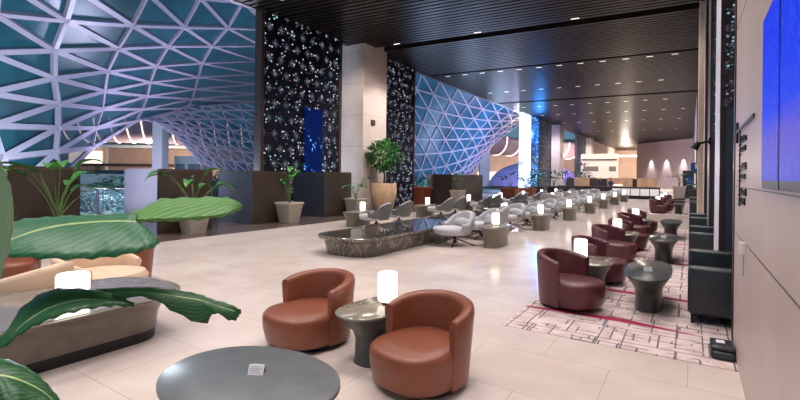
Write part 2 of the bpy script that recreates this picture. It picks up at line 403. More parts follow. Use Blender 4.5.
# ------------------------------------------------------------------ planter partitions
for i,(ya,yb,lb) in enumerate(((3.35,5.05,'dark brown tall partition box at the left edge, behind the long leaves'),(6.95,8.7,'tall partition box with slate side, second from left'),(10.2,11.95,'tall partition box with slate side just left of the star screen'),(13.85,15.6,'tall partition box below the blue display'),(25.6,30.6,'wide dark partition box beyond the potted tree'))):
    o=empty('partition_box',(-13.6,ya,0)); tag(o,lb,'partition','tall partition boxes along the windows')
    G().box(-.83,1.0,0.03,yb-ya,0.0,1.82).obj('bronze_cladding','darkbox',o,bevel=.01)
    G().box(-.83,.99,0,.028,.0,1.82).obj('end_panel','slatebox' if i in(1,2,3) else 'darkbox',o)
    G().box(-.81,.98,.02,yb-ya-.02,1.822,1.86).obj('cap','darktrim',o)
# ------------------------------------------------------------------ GRIDSHELLS
def cat(p0,p1,p2,p3,t):
    return .5*((2*p1)+(-p0+p2)*t+(2*p0-5*p1+4*p2-p3)*t*t+(-p0+3*p1-3*p2+p3)*t**3)
def samp(row,u):
    n=len(row)-1; x=u*n; i=min(int(x),n-1); t=x-i
    g_=lambda k: row[k] if 0<=k<=n else (row[0]*2-row[1] if k<0 else row[n]*2-row[n-1])
    return cat(g_(i-1),g_(i),g_(i+1),g_(i+2),t)
def shell(name,rows,nu,nv,bw,bh,gmat,label,flip=False,inner=None):
    pts=[]
    for j in range(nv+1):
        # interpolate rows
        pass
    colsamp=[[samp(r,i/nu) for i in range(nu+1)] for r in rows]
    grid=[[samp([cs[i] for cs in colsamp],j/nv) for i in range(nu+1)] for j in range(nv+1)]
    eye=Vector((0,0,EYE))
    o=empty(name,grid[nv][0]); tag(o,label,'dome')
    T=-Vector(grid[nv][0])
    def nrm(j,i):
        a=grid[j][min(i+1,nu)]-grid[j][max(i-1,0)]; b=grid[min(j+1,nv)][i]-grid[max(j-1,0)][i]
        n=a.cross(b).normalized(); 
        return n if n.dot(eye-grid[j][i])>0 else -n
    sg=G(); gg=G()
    N=[[nrm(j,i) for i in range(nu+1)] for j in range(nv+1)]
    def bar(a,b):
        (ja,ia),(jb,ib)=a,b
        sg.beam(grid[ja][ia]+T,grid[jb][ib]+T,bw,bh,up=N[ja][ia])
    for j in range(nv+1):
        for i in range(nu+1):
            if i<nu: bar((j,i),(j,i+1))
            if j<nv: bar((j,i),(j+1,i))
            if i<nu and j<nv: bar((j,i),(j+1,i+1)) if not flip else bar((j,i+1),(j+1,i))
            sg.sphere(grid[j][i]+T,bw*.75,6,4)
    off=bh*.55+.02
    q=[[grid[j][i]+T-N[j][i]*off for i in range(nu+1)] for j in range(nv+1)]
    vs=[p for r in q for p in r]; W=nu+1
    fs=[(j*W+i,j*W+i+1,(j+1)*W+i+1,(j+1)*W+i) for j in range(nv) for i in range(nu)]
    gg.add(vs,fs)
    sg.obj('steel_gridshell','steel',o)
    gg.obj('glazing',gmat,o,smooth=True)
    return o
# near vault (left), node rows from crown to ground
A=[[(-70,-70,15),(5,-62,16),(80,-52,19),(150,-45,25),(205,-36,31),(250,-28,38),(290,-22,44)],
   [(-75,-30,17),(-2,-22,18),(75,-12,21),(148,-6,27),(200,-2,33),(243,2,40),(285,5,48)],
   [(-80,6,19),(-5,13,20),(66,20,23),(132,25,29),(184,27,36),(228,28,44),(272,30,52)],
   [(-82,55,20),(-12,52,21),(54,50,24),(118,48,31),(168,46,39),(212,46,48),(262,46,58)],
   [(-80,105,20),(-12,93,21.5),(54,78,25),(107,71,33),(156,66,42),(202,63,53),(258,61,66)],
   [(-75,150,20),(-8,126,21.5),(58,104,26),(104,91,35),(150,82,46),(198,77,58),(256,74,72)],
   [(-65,190,20),(2,158,21.5),(58,128,26),(102,109,36),(147,96,48),(195,89,62),(256,84,78)],
   [(-50,225,19.5),(15,188,21.5),(56,152,25.5),(96,128,36),(142,109,50),(192,99,65),(256,94,82)],
   [(-35,262,19),(22,218,21),(60,178,25),(92,148,35),(136,121,51),(188,108,68),(256,102,85)]]
A=[[P(*c) for c in r] for r in A]
shell('gridshell_dome',A,6,8,.29,.20,'glassA','white triangulated steel and glass vault sweeping over the upper left garden')
B=[[(136,119,51),(165,110,60),(192,105,68),(225,102,77),(262,101,86),(290,101,92)],
   [(152,121,54),(176,118,62),(202,117,70),(232,117,79),(266,118,86),(292,120,92)],
   [(168,130,57),(190,132,63),(213,134,70),(240,136,78),(270,138,84),(294,140,90)],
   [(185,145,59),(203,149,64),(224,152,70),(248,155,76),(273,158,82),(296,160,88)],
   [(200,163,60),(216,168,64),(234,172,70),(255,175,75),(276,178,80),(298,180,85)]]
B=[[P(*c) for c in r] for r in B]
shell('gridshell_dome',B,9,7,.26,.12,'glassC','far folded side of the gridshell with small triangles, ending at the star screen')
Cc=[[(395,22,48),(448,52,52),(500,84,58),(538,99,66),(572,104,78)],
   [(385,62,50),(434,82,54),(482,100,60),(520,110,68),(552,113,78)],
   [(376,104,52),(422,114,56),(464,122,62),(500,124,69),(526,120,77)],
   [(368,146,53),(410,148,57),(448,147,62),(482,142,68),(506,134,74)],
   [(360,188,53),(400,184,57),(436,178,62),(466,166,66),(488,150,71)],
   [(354,222,53),(392,210,57),(428,198,61),(454,186,65),(474,172,69)]]
Cc=[[P(*c) for c in r] for r in Cc]
shell('gridshell_dome',Cc,11,11,.17,.12,'glassC','blue gridshell wall of white triangles between potted tree and glowing totem')
# ------------------------------------------------------------------ concourse beyond the arches
def canopy(c0,c1,r,n,label,drop=0):
    c0=Vector(c0);c1=Vector(c1);d=(c1-c0); L=d.length; o=empty('vaulted_canopy',c0,math.atan2(d.y,d.x)); tag(o,label,'canopy')
    g=G(); s=G()
    def ring(x,rr): return [(x,-rr*math.cos(a),rr*math.sin(a)*-1) for a in [PI*.0+PI*.62*k/12 for k in range(13)]]
    vs=[];N=24
    for i in range(N+1): vs+=ring(L*i/N,r)
    fs=[(i*13+k,i*13+k+1,(i+1)*13+k+1,(i+1)*13+k) for i in range(N) for k in range(12)]
    g.add(vs,fs)
    for q in range(n):
        x=L*(q+.5)/n; sh=.9
        a=[(x+sh*k/12,)+p[1:] for k,p in enumerate(ring(x,r+.06))]
        s.tube(a,.11,6)
    go=g.obj('soffit','lavwall',o,smooth=True); so=s.obj('light_strip','strip',o)
    md=go.modifiers.new('s','SOLIDIFY'); md.thickness=.15
    return o
M['lavwall']=simple('mauve_soffit',(.42,.30,.38),.5,var=.1,scale=.3)
def flat(px0,px1,py0,py1,t,mat,name='building_wall',d=.6):
    pass
canopy(P(60,118,88),P(245,146,100),4.4,13,'long curved mauve canopy with glowing ribs seen beyond the left arch')
canopy(P(472,136,92),P(600,124,120),3.6,11,'curved canopy with glowing ribs seen left of the glowing totem')
b=empty('concourse_building',P(150,180,112)); tag(b,'pale lit concourse building beyond the left garden arch','building'); b0=b.location.copy(); b.rotation_euler=(0,0,YAW)
G().box(-34,26,0,.5,-1,14).obj('wall','pinkbeige',b)
G().box(-34,26,-4,0,3.3,3.9).obj('floor_slab','darktrim',b)
G().box(-34,26,-6,0,7.6,8.3).obj('soffit_band','white',b)
for x in(-22,-9,3,12): G().box(x,x+.5,-3.5,-3,-1,7.6).obj('mullion','white',b)
G().box(-20,-12,-.4,0,4,7).obj('shop_window','strip',b); G().box(6,9,-.4,0,1,3).obj('shop_window','strip',b)
cp=P(160,190,70); o=struct(G().box(-.75,.75,-1,1,-.05,12).obj('wall_left','white')); o.location=(cp.x,cp.y,0); o.rotation_euler=(0,0,YAW)
cp=P(484,190,82); o=struct(G().box(-.9,.9,-.7,.7,-.05,9.8).obj('wall_left','white')); o.location=(cp.x,cp.y,0); o.rotation_euler=(0,0,YAW)
b=empty('concourse_building',P(530,182,125)); tag(b,'beige concourse wall behind the lavender dome','building'); b.rotation_euler=(0,0,YAW)
G().box(-17,22,0,.5,-2,12).obj('wall','pinkbeige',b); G().box(-17,22,-3,0,9.2,10.8).obj('fascia','darktrim',b)
G().box(-14.5,-7,-.3,0,0,2.6).obj('shop_window','strip',b)
# white cabin, balustrade and terrace in the garden
b=empty('glass_kiosk',P(188,182,80)); b.rotation_euler=(0,0,YAW); tag(b,'white and blue glazed kiosk beyond the left arch','kiosk')
G().box(-2.5,2.5,0,4,-1,4.6).obj('body','white',b,bevel=.05); G().box(-2.2,-.6,-.1,0,-.4,3.2).obj('window','balus',b); G().box(0,2.2,-.1,0,-.4,3.2).obj('window','balus',b)
b=empty('glass_balustrade',(-19,6.0,0)); tag(b,'glass balustrade with metal handrail behind the gap between partition boxes','balustrade')
g=G().box(-.03,.03,0,9,.1,1.05); g.obj('glass_pane','balus',b)
G().box(-.05,.05,0,9,1.05,1.11).obj('handrail','steel',b)
for yy in(0,2.2,4.4,6.6,8.8): G().box(-.04,.04,yy-.04,yy+.04,-.05,1.1).obj('post','steel',b)
b=empty('terrace_bench',P(112,203,34)); b.location.z=0; b.rotation_euler=(0,0,YAW); tag(b,'white stepped terrace wall in the garden behind the balustrade','terrace')
G().box(-5,5,0,1,-.05,.9).obj('step','white',b); G().box(-5,5,1,2,-.05,1.6).obj('step','white',b); G().box(-5.1,5.1,2,2.2,1.6,1.9).obj('coping','slatebox',b)
dm=G(); dm.loft([[ (7.5*math.cos(k*PI/24)*math.cos(2*PI*i/40),7.5*math.cos(k*PI/24)*math.sin(2*PI*i/40),4.2*math.sin(k*PI/24)) for i in range(40)] for k in range(12)])
o=dm.obj('pavilion_dome','lav',smooth=True); c=P(533,182,78); o.location=(c.x,c.y,.2); tag(o,'smooth lavender pavilion dome left of the glowing totem','dome')
# ------------------------------------------------------------------ CHAIRS
def arcshell(rin,rout,zb,ztop,span,n=36,th=1.0,flare=.04,ey=1.0,cy=0,tip=.6):
    """curved backrest wall; back at +Y; ztop(a) with a in -1..1"""
    g=G(); rings=[]
    for i in range(n+1):
        s=-1+2*i/n; a=PI/2+s*span; zt=ztop(s); zbv=zb(s) if callable(zb) else zb
        k=1-(1-tip)*abs(s)**4
        ri=rout-(rout-rin)*k
        prof=[(rout-flare,zbv),(rout-flare*.5,zbv+(zt-zbv)*.45),(rout,zt-.05),(rout-.008,zt-.018),(rout-(rout-ri)*.28,zt),(ri+(rout-ri)*.28,zt),(ri+.008,zt-.018),(ri,zt-.05),(ri+flare*.2-.0,zbv+(zt-zbv)*.45),(ri-flare*.6,zbv)]
        rings.append([(r*math.cos(a),cy+r*ey*math.sin(a),z) for r,z in prof])
    g.loft(rings); return g
def tub(mat,nm,label):
    o=empty(nm); tag(o,label,'chair')
    G().loft([sring(.34,.33,0,2.3),sring(.36,.35,.05,2.3)]).obj('plinth','plinth',o,smooth=True)
    s=G(); s.loft([sring(x,yy,z,2.55,56,0,cy) for x,yy,z,cy in((.355,.39,.05,-.075),(.39,.435,.08,-.09),(.41,.46,.2,-.10),(.415,.465,.31,-.10),(.408,.458,.345,-.10),(.38,.43,.37,-.10),(.24,.27,.386,-.08),(.08,.09,.39,-.06))])
    s.obj('seat',mat,o,smooth=True)
    b=arcshell(.34,.462,.055,lambda s:.71-.095*abs(s)**2.2,math.radians(106),44,flare=.05,tip=.78)
    b.obj('backrest',mat,o,smooth=True)
    return o
tubT=tub('tan','tub_chair',''); tubB=tub('burg','tub_chair','')
g1='tan leather tub chairs'
S1=(1.0,1.0,1.0)
place(tubT,'t',(-3.33,3.52,0),math.radians(-8),'tan leather tub chair left of the small bronze table, near its lamp',g1,(.93,.93,.97))
place(tubT,'t',(-1.88,3.36,0),math.radians(-10),'nearest tan leather tub chair, right of the small bronze lamp table',g1,(.88,.88,.98))
place(tubT,'t',(-7.55,3.65,0),math.radians(-100),'rust leather tub chair seen from behind under the big leaf tip',g1)
place(tubT,'t',(-8.9,2.6,0),math.radians(60),'rust tub chair mostly hidden behind the cream lounge chairs at left',g1)
g2='burgundy leather tub chairs on the patterned carpet'
for k in range(3):
    y=6.4+4.15*k; w=['first','second','third'][k]
    place(tubB,'b',(-1.40,y,0),math.radians(70),'burgundy tub chair in front of the %s lamp table on the near carpet'%w,g2,(.86,.86,1.04))
    place(tubB,'b',(-1.33,y+1.85,0),math.radians(85),'burgundy tub chair behind the %s lamp table on the near carpet'%w,g2,(.86,.86,1.04))
for k in range(3):
    y=26.2+4.0*k; w=['first','second','third'][k]
    place(tubB,'b',(-1.35,y,0),math.radians(70),'small far burgundy tub chair before the %s lamp of the far carpet'%w,g2)
    place(tubB,'b',(-1.2,y+1.9,0),math.radians(100),'small far burgundy tub chair behind the %s lamp of the far carpet'%w,g2)
# grey swivel lounge chairs
def lounge(label,fab='greyfab',shellm='greyshell',legs=True,nm='lounge_chair'):
    o=empty(nm); tag(o,label,'chair')
    zt=lambda s:.86-.30*min(1,abs(s)*1.25)**2.4
    arcshell(.36,.40,lambda s:.30,lambda s:zt(s)-.015,math.radians(112),32,flare=.10,ey=.95,tip=.7).obj('shell',shellm,o,smooth=True)
    arcshell(.27,.362,lambda s:.36,zt,math.radians(108),32,flare=.08,ey=.95,tip=.7).obj('backrest',fab,o,smooth=True)
    G().loft([sring(.26,.27,.27,2.6,36,0,-.11),sring(.33,.34,.30,2.6,36,0,-.11),sring(.35,.36,.36,2.6,36,0,-.11),sring(.35,.37,.42,2.6,36,0,-.11),sring(.32,.34,.46,2.6,36,0,-.11),sring(.15,.16,.475,2.2,36,0,-.1)]).obj('seat',fab,o,smooth=True)
    q=G().sphere((0,.16,.56),(.24,.08,.13),16,10); q.obj('lumbar_cushion',fab,o,smooth=True)
    if legs:
        g=G(); g.lathe([(.03,.05),(.028,.28),(.06,.29)],12,0,-.04); g.obj('swivel_post','blackmetal',o,smooth=True)
        for k in range(4):
            a=PI/4+k*PI/2; G().beam((.02*math.cos(a),-.04+.02*math.sin(a),.17),(.40*math.cos(a),-.04+.40*math.sin(a),.012),.03,.024).obj('leg','blackmetal',o)
    else:
        G().loft([sring(.26,.26,0,2.3),sring(.28,.28,.28,2.3)]).obj('plinth','plinth',o,smooth=True)
    return o
gl=lounge('')
M['darkshell']=simple('dark_grey_shell',(.13,.14,.135),.5,var=.1,scale=5)
gl2=lounge('',shellm='darkshell')
gch='pale grey swivel lounge chairs'
def oblong(mat,topm,a,b,h,nm,base=.62,label='',cat='table',nn=2.6,yf=.75):
    o=empty(nm); tag(o,label,cat)
    pr=[(0,base*1.04),(.04,base),(.22,base*.98),(.30,base*1.08),(.37,base+(1-base)*.45),(.43,.9),(h-.025,1.0)]
    G().loft([sring(a*s,b*(1-(1-s)*yf),z*h/.5 if z<.44 else z,nn) for z,s in pr]).obj('pedestal',mat,o,smooth=True)
    G().loft([sring(a*1.0,b*1.0,h-.0245,nn),sring(a*1.0,b*1.0,h-.008,nn),sring(a-.01,b-.01,h,nn)]).obj('table_top',topm,o,smooth=True)
    return o
def lampf():
    o=empty('table_lamp'); tag(o,'','lamp')
    G().lathe([(.055,0),(.055,.018),(.045,.03)],20).obj('base','blackmetal',o,smooth=True)
    G().lathe([(.07,.03),(.088,.036),(.094,.05),(.094,.285),(.088,.305),(.07,.31)],24).obj('lamp_shade','lamp',o,smooth=True)
    return o
lamp=lampf()
tabG=oblong('taupe','taupe',.32,.72,.5,'side_table',.72)
tabD=oblong('darkstone','darkstone',.275,.80,.5,'side_table',.60,yf=1.1)
tabBz=oblong('darkstone','bronze',.27,.43,.5,'side_table',.60,yf=1.25)
def chairs_row(x,y,w,row,n=2):
    dirs=[(x-.85,y-.55,-27),(x-.75,y+1.0,-45),(x-1.0,y-1.75,-60)]
    for k in range(n):
        dx,dy,rr=dirs[k]
        pos=['nearer','farther','extra'][k]
        place(gl,'g',(dx,dy,0),math.radians(rr),'grey swivel lounge chair, the %s one beside the %s table of %s row'%(pos,w,row),gch,(1.25,1.25,1.0))
rowsA=[(-4.15,11.0),(-4.2,15.35),(-4.2,19.6),(-4.2,24.2),(-4.2,28.5),(-4.15,32.8),(-4.1,37.2)]
for k,(x,y) in enumerate(rowsA):
    w=ORD[k]
    place(tabG,'tg',(x,y,0),math.radians(3),'taupe stone oblong side table, %s in the row along the bright aisle'%w,'taupe side tables')
    place(lamp,'l',(x-.05,y+.1,.5),0,'glowing white table lamp on the %s taupe table of the aisle row'%w,'glowing table lamps')
    chairs_row(x,y,w,'aisle',3 if k in(1,2) else 2)
rowsB=[(-9.6,12.3),(-9.6,16.9),(-9.5,21.0),(-9.4,25.3),(-9.4,29.6),(-9.4,34),(-9.4,38.3)]
for k,(x,y) in enumerate(rowsB):
    w=ORD[k]
    place(tabG,'tg',(x,y,0),0,'taupe stone oblong side table, %s in the window row beyond the basins'%w,'taupe side tables')
    place(lamp,'l',(x+.05,y+.15,.5),0,'glowing white table lamp on the %s taupe table of the window row'%w,'glowing table lamps')
    place(gl2,'g2',(x+.95,y-.2,0),math.radians(-74),'grey lounge chair right of the %s window row table, dark shell turned to the aisle'%w,gch,(1.3,1.3,1.0))
    place(gl2,'g2',(x+.9,y+1.25,0),math.radians(-80),'grey lounge chair, the farther beside the %s window row table'%w,gch,(1.2,1.2,1.0))
rowsC=[(-6.9,27.5),(-6.8,31.5),(-6.8,35.6),(-6.7,39.6)]
for k,(x,y) in enumerate(rowsC):
    w=ORD[k]
    place(tabG,'tg',(x,y,0),0,'taupe stone oblong side table, %s in the middle row far back'%w,'taupe side tables')
    place(lamp,'l',(x,y,.5),0,'glowing white table lamp on the %s table of the far middle row'%w,'glowing table lamps')
    place(gl,'g',(x+.1,y-1.15,0),math.radians(178),'grey lounge chair in front of the %s far middle row table'%w,gch)
    place(gl,'g',(x-.1,y+1.2,0),math.radians(-6),'grey lounge chair behind the %s far middle row table'%w,gch)
for k in range(3):
    y=7.35+4.15*k; w=['first','second','third'][k]
    place(tabBz,'tb',(-1.22,y,0),0,'low bronze side table between burgundy chairs under the %s carpet lamp'%w,'bronze side tables')
    place(lamp,'l',(-1.40,y-.03,.5),0,'glowing lamp on the %s bronze table between burgundy chairs'%w,'glowing table lamps')
    place(tabD,'td',(-.46,[7.1,11.2,15.6][k],0),0,'dark stone oblong table before the black sofa, %s from the front'%w,'dark stone tables')
    y=27.15+4.0*k
    place(tabBz,'tb',(-1.25,y,0),0,'tiny far bronze table, %s on the far carpet'%w,'bronze side tables')
    place(lamp,'l',(-1.4,y,.5),0,'glowing lamp on the %s bronze table of the far carpet'%w,'glowing table lamps')
    place(tabD,'td',(-.46,[26.7,30.6,34.6][k],0),0,'dark stone table on the far carpet, %s from the front'%w,'dark stone tables')
place(tabBz,'tb',(-2.50,3.50,0),math.radians(-8),'bronze oblong side table between the two tan tub chairs','bronze side tables')
place(lamp,'l',(-2.46,3.62,.5),0,'glowing white lamp on the bronze table between tan chairs','glowing table lamps',)
# low oval table in the foreground
o=empty('oval_table',(-2.31,1.87,0),math.radians(3)); tag(o,'large grey stone oval coffee table with a small white card, bottom centre','table')
G().loft([sring(.34,.22,0,2.1,64),sring(.32,.2,.15,2.1,64),sring(.36,.24,.27,2.1,64),sring(.46,.33,.37,2.1,64),sring(.575,.435,.43,2.1,64)]).obj('pedestal','taupe',o,smooth=True)
G().loft([sring(.575,.435,.4305,2.1,96),sring(.605,.465,.445,2.1,96),sring(.605,.465,.47,2.1,96),sring(.592,.452,.48,2.1,96)]).obj('table_top','greystone',o,smooth=True)
g=G(); g.loft([[(-.05,-.032,0),(.05,-.032,0),(.05,-.030,0),(-.05,-.03,0)],[(-.05,-.002,.055),(.05,-.002,.055),(.05,.0,.055),(-.05,.0,.055)]]); g.loft([[(-.05,.03,0),(.05,.03,0),(.05,.032,0),(-.05,.032,0)],[(-.05,-.0,.055),(.05,0,.055),(.05,.002,.055),(-.05,.002,.055)]])
def ink_lines(o,mat='greyshell'):
    pass
card=empty('tent_card'); G().add(g.v,g.f).obj('folded_card','paper',card)
q=G()
for k in range(4): q.box(-.036,.036-.012*(k%2),-.0335+.0058*(k+1),-.0325+.0058*(k+1)+.0001,.006+.0106*(k+.2)+.003,.006+.0106*(k+.2)+.0055)
q.obj('printed_lines','greyshell',card); tag(card,'','card')
place(card,'card',tuple(P(257,372,2.87)[:2])+(.48,),math.radians(30),'small white tent card on the grey oval table','tent cards')
place(card,'card',(-.47,6.95,.5),math.radians(20),'small tent card on the nearest dark stone table','tent cards')
place(card,'card',(-.46,11.1,.5),math.radians(20),'small tent card on the second dark stone table','tent cards')
# ------------------------------------------------------------------ long taupe table and cream chairs at left
o=empty('long_table',(0,0,0)); tag(o,'long low taupe stone table with flared rim at left edge','table')
pr=[(.0,.0),(.10,.0)]
G().loft([rrect(-5.65,-4.72,-2.5,2.72,.3,z) for z in(0,.11)]).obj('plinth','plinth',o,smooth=True)
fl=[(.11,0.02),(.2,.02),(.28,.035),(.35,.07),(.41,.13),(.45,.2),(.468,.245),(.48,.245)]
G().loft([rrect(-5.65-f,-4.72+f,-2.5-f,2.72+f,.3+f,z) for z,f in fl]).obj('flared_body','taupe',o,smooth=True)
G().loft([rrect(-5.65-.2,-4.72+.2,-2.7,2.92,.48,z) for z in(.4805,.484)]).obj('table_top','taupetop',o,smooth=True)
place(lamp,'l',(-4.95,1.93,.484),0,'large glowing lamp on the long taupe table at left','glowing table lamps',scale=(1.45,1.45,.95))
pd=empty('paper_pad',(-5.1,1.75,.484),.4); tag(pd,'small white notice lying on the long taupe table below the lamp','notice'); G().box(-.09,.09,-.07,.07,0,.01).obj('sheet','paper',pd); G().box(-.06,.06,-.03,.03,.0102,.0108).obj('printed_lines','greyfab',pd)
def creamchair():
    o=empty('cream_lounge_chair'); tag(o,'','chair')
    zt=lambda s:.70-.22*abs(s)**1.6
    arcshell(.40,.50,.1,zt,math.radians(118),40,flare=.10,ey=1.0,tip=.8).obj('backrest','creamfab',o,smooth=True)
    G().loft([sring(.34,.36,.06,2.4,40,0,-.06),sring(.41,.43,.1,2.4,40,0,-.06),sring(.44,.46,.3,2.4,40,0,-.06),sring(.40,.42,.37,2.4,40,0,-.06),sring(.2,.2,.385,2.2,40,0,-.06)]).obj('seat','creamfab',o,smooth=True)
    G().loft([sring(.3,.32,0,2.3),sring(.32,.34,.07,2.3)]).obj('plinth','plinth',o,smooth=True)
    return o
cch=creamchair(); gc='cream lounge chairs at the long table'
place(cch,'c',(-6.42,1.98,0),math.radians(-60),'cream curved lounge chair at far left, left of the table lamp',gc)
place(cch,'c',(-6.85,3.0,0),math.radians(118),'cream curved lounge chair right behind the big lamp',gc,(1.12,1.12,1))
# ------------------------------------------------------------------ marble basins
for (x0,x1,y0,y1,lb) in((-7.12,-5.5,7.3,16.2,'long veined dark marble basin with rounded corners in mid room'),(-7.8,-5.7,17.8,24.8,'second dark marble basin behind the first, between grey chairs')):
    o=empty('marble_basin',((x0+x1)/2,(y0+y1)/2,0)); tag(o,lb,'basin')
    a,b=(x1-x0)/2,(y1-y0)/2
    pf=[(0,-.17),(.05,-.15),(.2,-.12),(.30,-.09),(.335,-.02),(.36,.03),(.41,.035),(.42,.02)]
    G().loft([rrect(-a-f,a+f,-b-f,b+f,.62+f,z) for z,f in pf],capt=False).add([],[]).loft([rrect(-a-f,a+f,-b-f,b+f,.62+f,z) for z,f in((.42,.02),(.42,-.05),(.405,-.05))],capb=False,capt=False).obj('basin_body','marble',o,smooth=True)
    G().loft([rrect(-a+.05,a-.05,-b+.05,b-.05,.57,z) for z in(.38,.408)]).obj('water_surface','water',o)
# ------------------------------------------------------------------ carpets
def carpet(x0,x1,y0,y1,bands,lb):
    o=empty('carpet',(0,0,0)); tag(o,lb,'carpet','patterned carpets')
    G().box(x0,x1,y0,y1,.0,.008).obj('pile','carpet',o)
    for (xa,ya,wa,xb,yb,wb) in bands:
        G().add([(xa,ya-wa,.0105),(xb,yb-wb,.0105),(xb,yb+wb,.0105),(xa,ya+wa,.0105)],[(0,1,2,3)]).obj('crimson_band','crimson',o)
    return o
bd=[]
for (xa,ya,wa,xb,yb,wb) in ((-1.84,6.04,.025,-.7,6.12,.085),(-.7,6.12,.085,.06,6.0,.008),(-1.84,7.75,.03,-1.0,7.68,.075),(-1.0,7.68,.075,.3,7.58,.06),(-1.84,10.6,.03,.3,10.85,.08),(-1.84,11.5,.03,.0,11.3,.05),(-1.84,14.3,.03,0,14.1,.06),(-1.84,17,.05,.2,16.9,.05)): bd.append((xa,ya,wa,xb,yb,wb))
carpet(-1.84,XW,5.12,18.3,bd,'near patterned carpet with dark grid lines and crimson bands beside the right wall')
carpet(-1.84,XW,25.3,38,[(-1.84,28,.05,.2,28.3,.05),(-1.84,32,.05,.2,32.1,.05)],'far patterned carpet at the end of the right wall')
# ------------------------------------------------------------------ black sofas in niches
def sofa():
    o=empty('sofa'); tag(o,'','sofa')   # along +Y, front at local x=0, width 1.75
    L=1.72
    G().box(.0,.92,.02,L-.02,.12,.28).obj('seat_base','blacksofa',o,bevel=.03)
    for k in(0,1): G().box(-.0,.72,.17+.69*k,.17+.69*(k+1)-.01,.285,.45).obj('seat_cushion','blacksofa',o,bevel=.04)
    G().box(.62,.95,.0,L,.28,.82).obj('backrest','blacksofa',o,bevel=.05)
    for y0 in(0,L-.16): G().box(-.01,.93,y0,y0+.16,.12,.70).obj('armrest','blacksofa',o,bevel=.05)
    for x in(.04,.86):
        for y in(.06,L-.06): G().box(x-.015,x+.015,y-.015,y+.015,0,.13).obj('leg','blackmetal',o)
    return o
so=sofa()
for k,y in enumerate((6.46,10.6,14.9,24.6,30.2)):
    place(so,'s',(0.0,y,0),0,'black leather sofa against the right wall, %s from the front'%ORD[k],'black leather sofas')
# floor box bag
o=empty('floor_socket_box',(.285,5.38,.008),math.radians(0)); tag(o,'black case with a white label on the carpet by right wall','box')
G().box(-.10,.10,-.06,.27,0,.08).obj('case','blacksofa',o,bevel=.03); G().box(-.10,.10,-.04,.25,.0805,.125).obj('lid','blacksofa',o,bevel=.02); G().box(-.05,.02,.08,.17,.126,.129).obj('white_label','paper',o)
# ------------------------------------------------------------------ right wall: screens, sign, switch
for (ya,yb,lb) in((2.83,3.43,'tall blue wall screen, the left one on right wall'),(2.16,2.80,'tall blue wall screen cut by the right edge of the photo')):
    o=empty('wall_screen',(XW,ya,0)); tag(o,lb,'screen','blue wall screens')
    G().box(-.03,0,0,yb-ya,1.70,2.70).obj('housing','blackmetal',o); G().box(-.033,-.0302,.012,yb-ya-.012,1.745,2.69).obj('display','screen',o)
o=empty('wall_sign',(XW,4.0,0)); tag(o,'black metal wall sign with vertical bar and rows of small lettering','sign')
G().box(-.02,-.01,.03,1.45,2.195,2.22).obj('top_bar','blackmetal',o); G().box(-.02,-.01,1.055,1.07,1.52,2.2).obj('vertical_bar','blackmetal',o)
G().box(-.02,0,1.40,1.43,2.1,2.3).obj('bracket','blackmetal',o)
rg=random.Random(3)
for zc in(2.06,1.82,1.60):
    for z,l in((zc+.035,.30),(zc-.045,.24)):
        g=G(); y=1.03
        while y>1.03-l-.1:
            w=rg.choice((.018,.03,.04)); h=rg.choice((.03,.045,.06))
            g.box(-.012,0,y-w,y-w+.010,z-.02,z-.02+h)
            g.box(-.012,0,y-w,y,z-.02,z-.006)
            if rg.random()<.5: g.box(-.012,0,y-w,y,z+.012,z+.022)
            y-=w+.016
        g.obj('lettering','blackmetal',o)
    g=G()
    for q in range(4): g.box(-.012,0,1.10,1.28-.03*(q%2),zc-.09+.045*q,zc-.072+.045*q)
    g.obj('lettering','blackmetal',o)
o=empty('wall_switch',(XW,4.7,0)); tag(o,'small white control box on the right wall with a thin cable','switch')
G().box(-.04,0,-.06,.05,1.13,1.23).obj('housing','plastic',o,bevel=.008); G().tube([(-.01,0,1.13),(-.01,.0,.95)],.004,6).obj('cable','greyshell',o)
# pictogram sign, bracket fitting
o=empty('pictogram_sign',(.02,21.9,0)); tag(o,'blue hanging pictogram sign with white figure by the right columns','sign')
g=G().box(0,.36,-.03,.0,2.1,2.42); g.loft([[(.06,-.03,2.1),(.3,-.03,2.1),(.3,0,2.1),(.06,0,2.1)],[(.17,-.03,1.95),(.19,-.03,1.95),(.19,0,1.95),(.17,0,1.95)]]); g.obj('sign_panel','bluesign',o)
g=G().box(.15,.21,-.04,-.031,2.17,2.31); g.lathe([(.03,2.315),(.034,2.33),(.03,2.365)],10,.18,-.036); g.obj('figure_icon','paper',o)
G().box(.36,.40,-.03,0,2.2,2.3).obj('bracket','blackmetal',o)
o=empty('wall_spotlight',(XW,12.62,2.55)); tag(o,'black spotlight on a short arm projecting from the right piers','spotlight')
G().beam((0,0,.08),(-.26,-.02,.02),.05,.05).obj('arm','blackmetal',o); G().tube([(-.22,-.05,.06),(-.32,-.05,-.1)],[.05,.085],12).obj('head','blackmetal',o); G().box(-.04,.0,-.06,.04,.0,.16).obj('wall_plate','blackmetal',o)
o=empty('information_kiosk',(-.45,48,0)); tag(o,'dark slim information kiosk with blue screen at the far right','kiosk')
G().box(-.1,.75,0,.15,0,2.5).obj('body','blacksofa',o); G().box(.2,.6,-.01,0,1.2,1.9).obj('screen','bluesign',o)
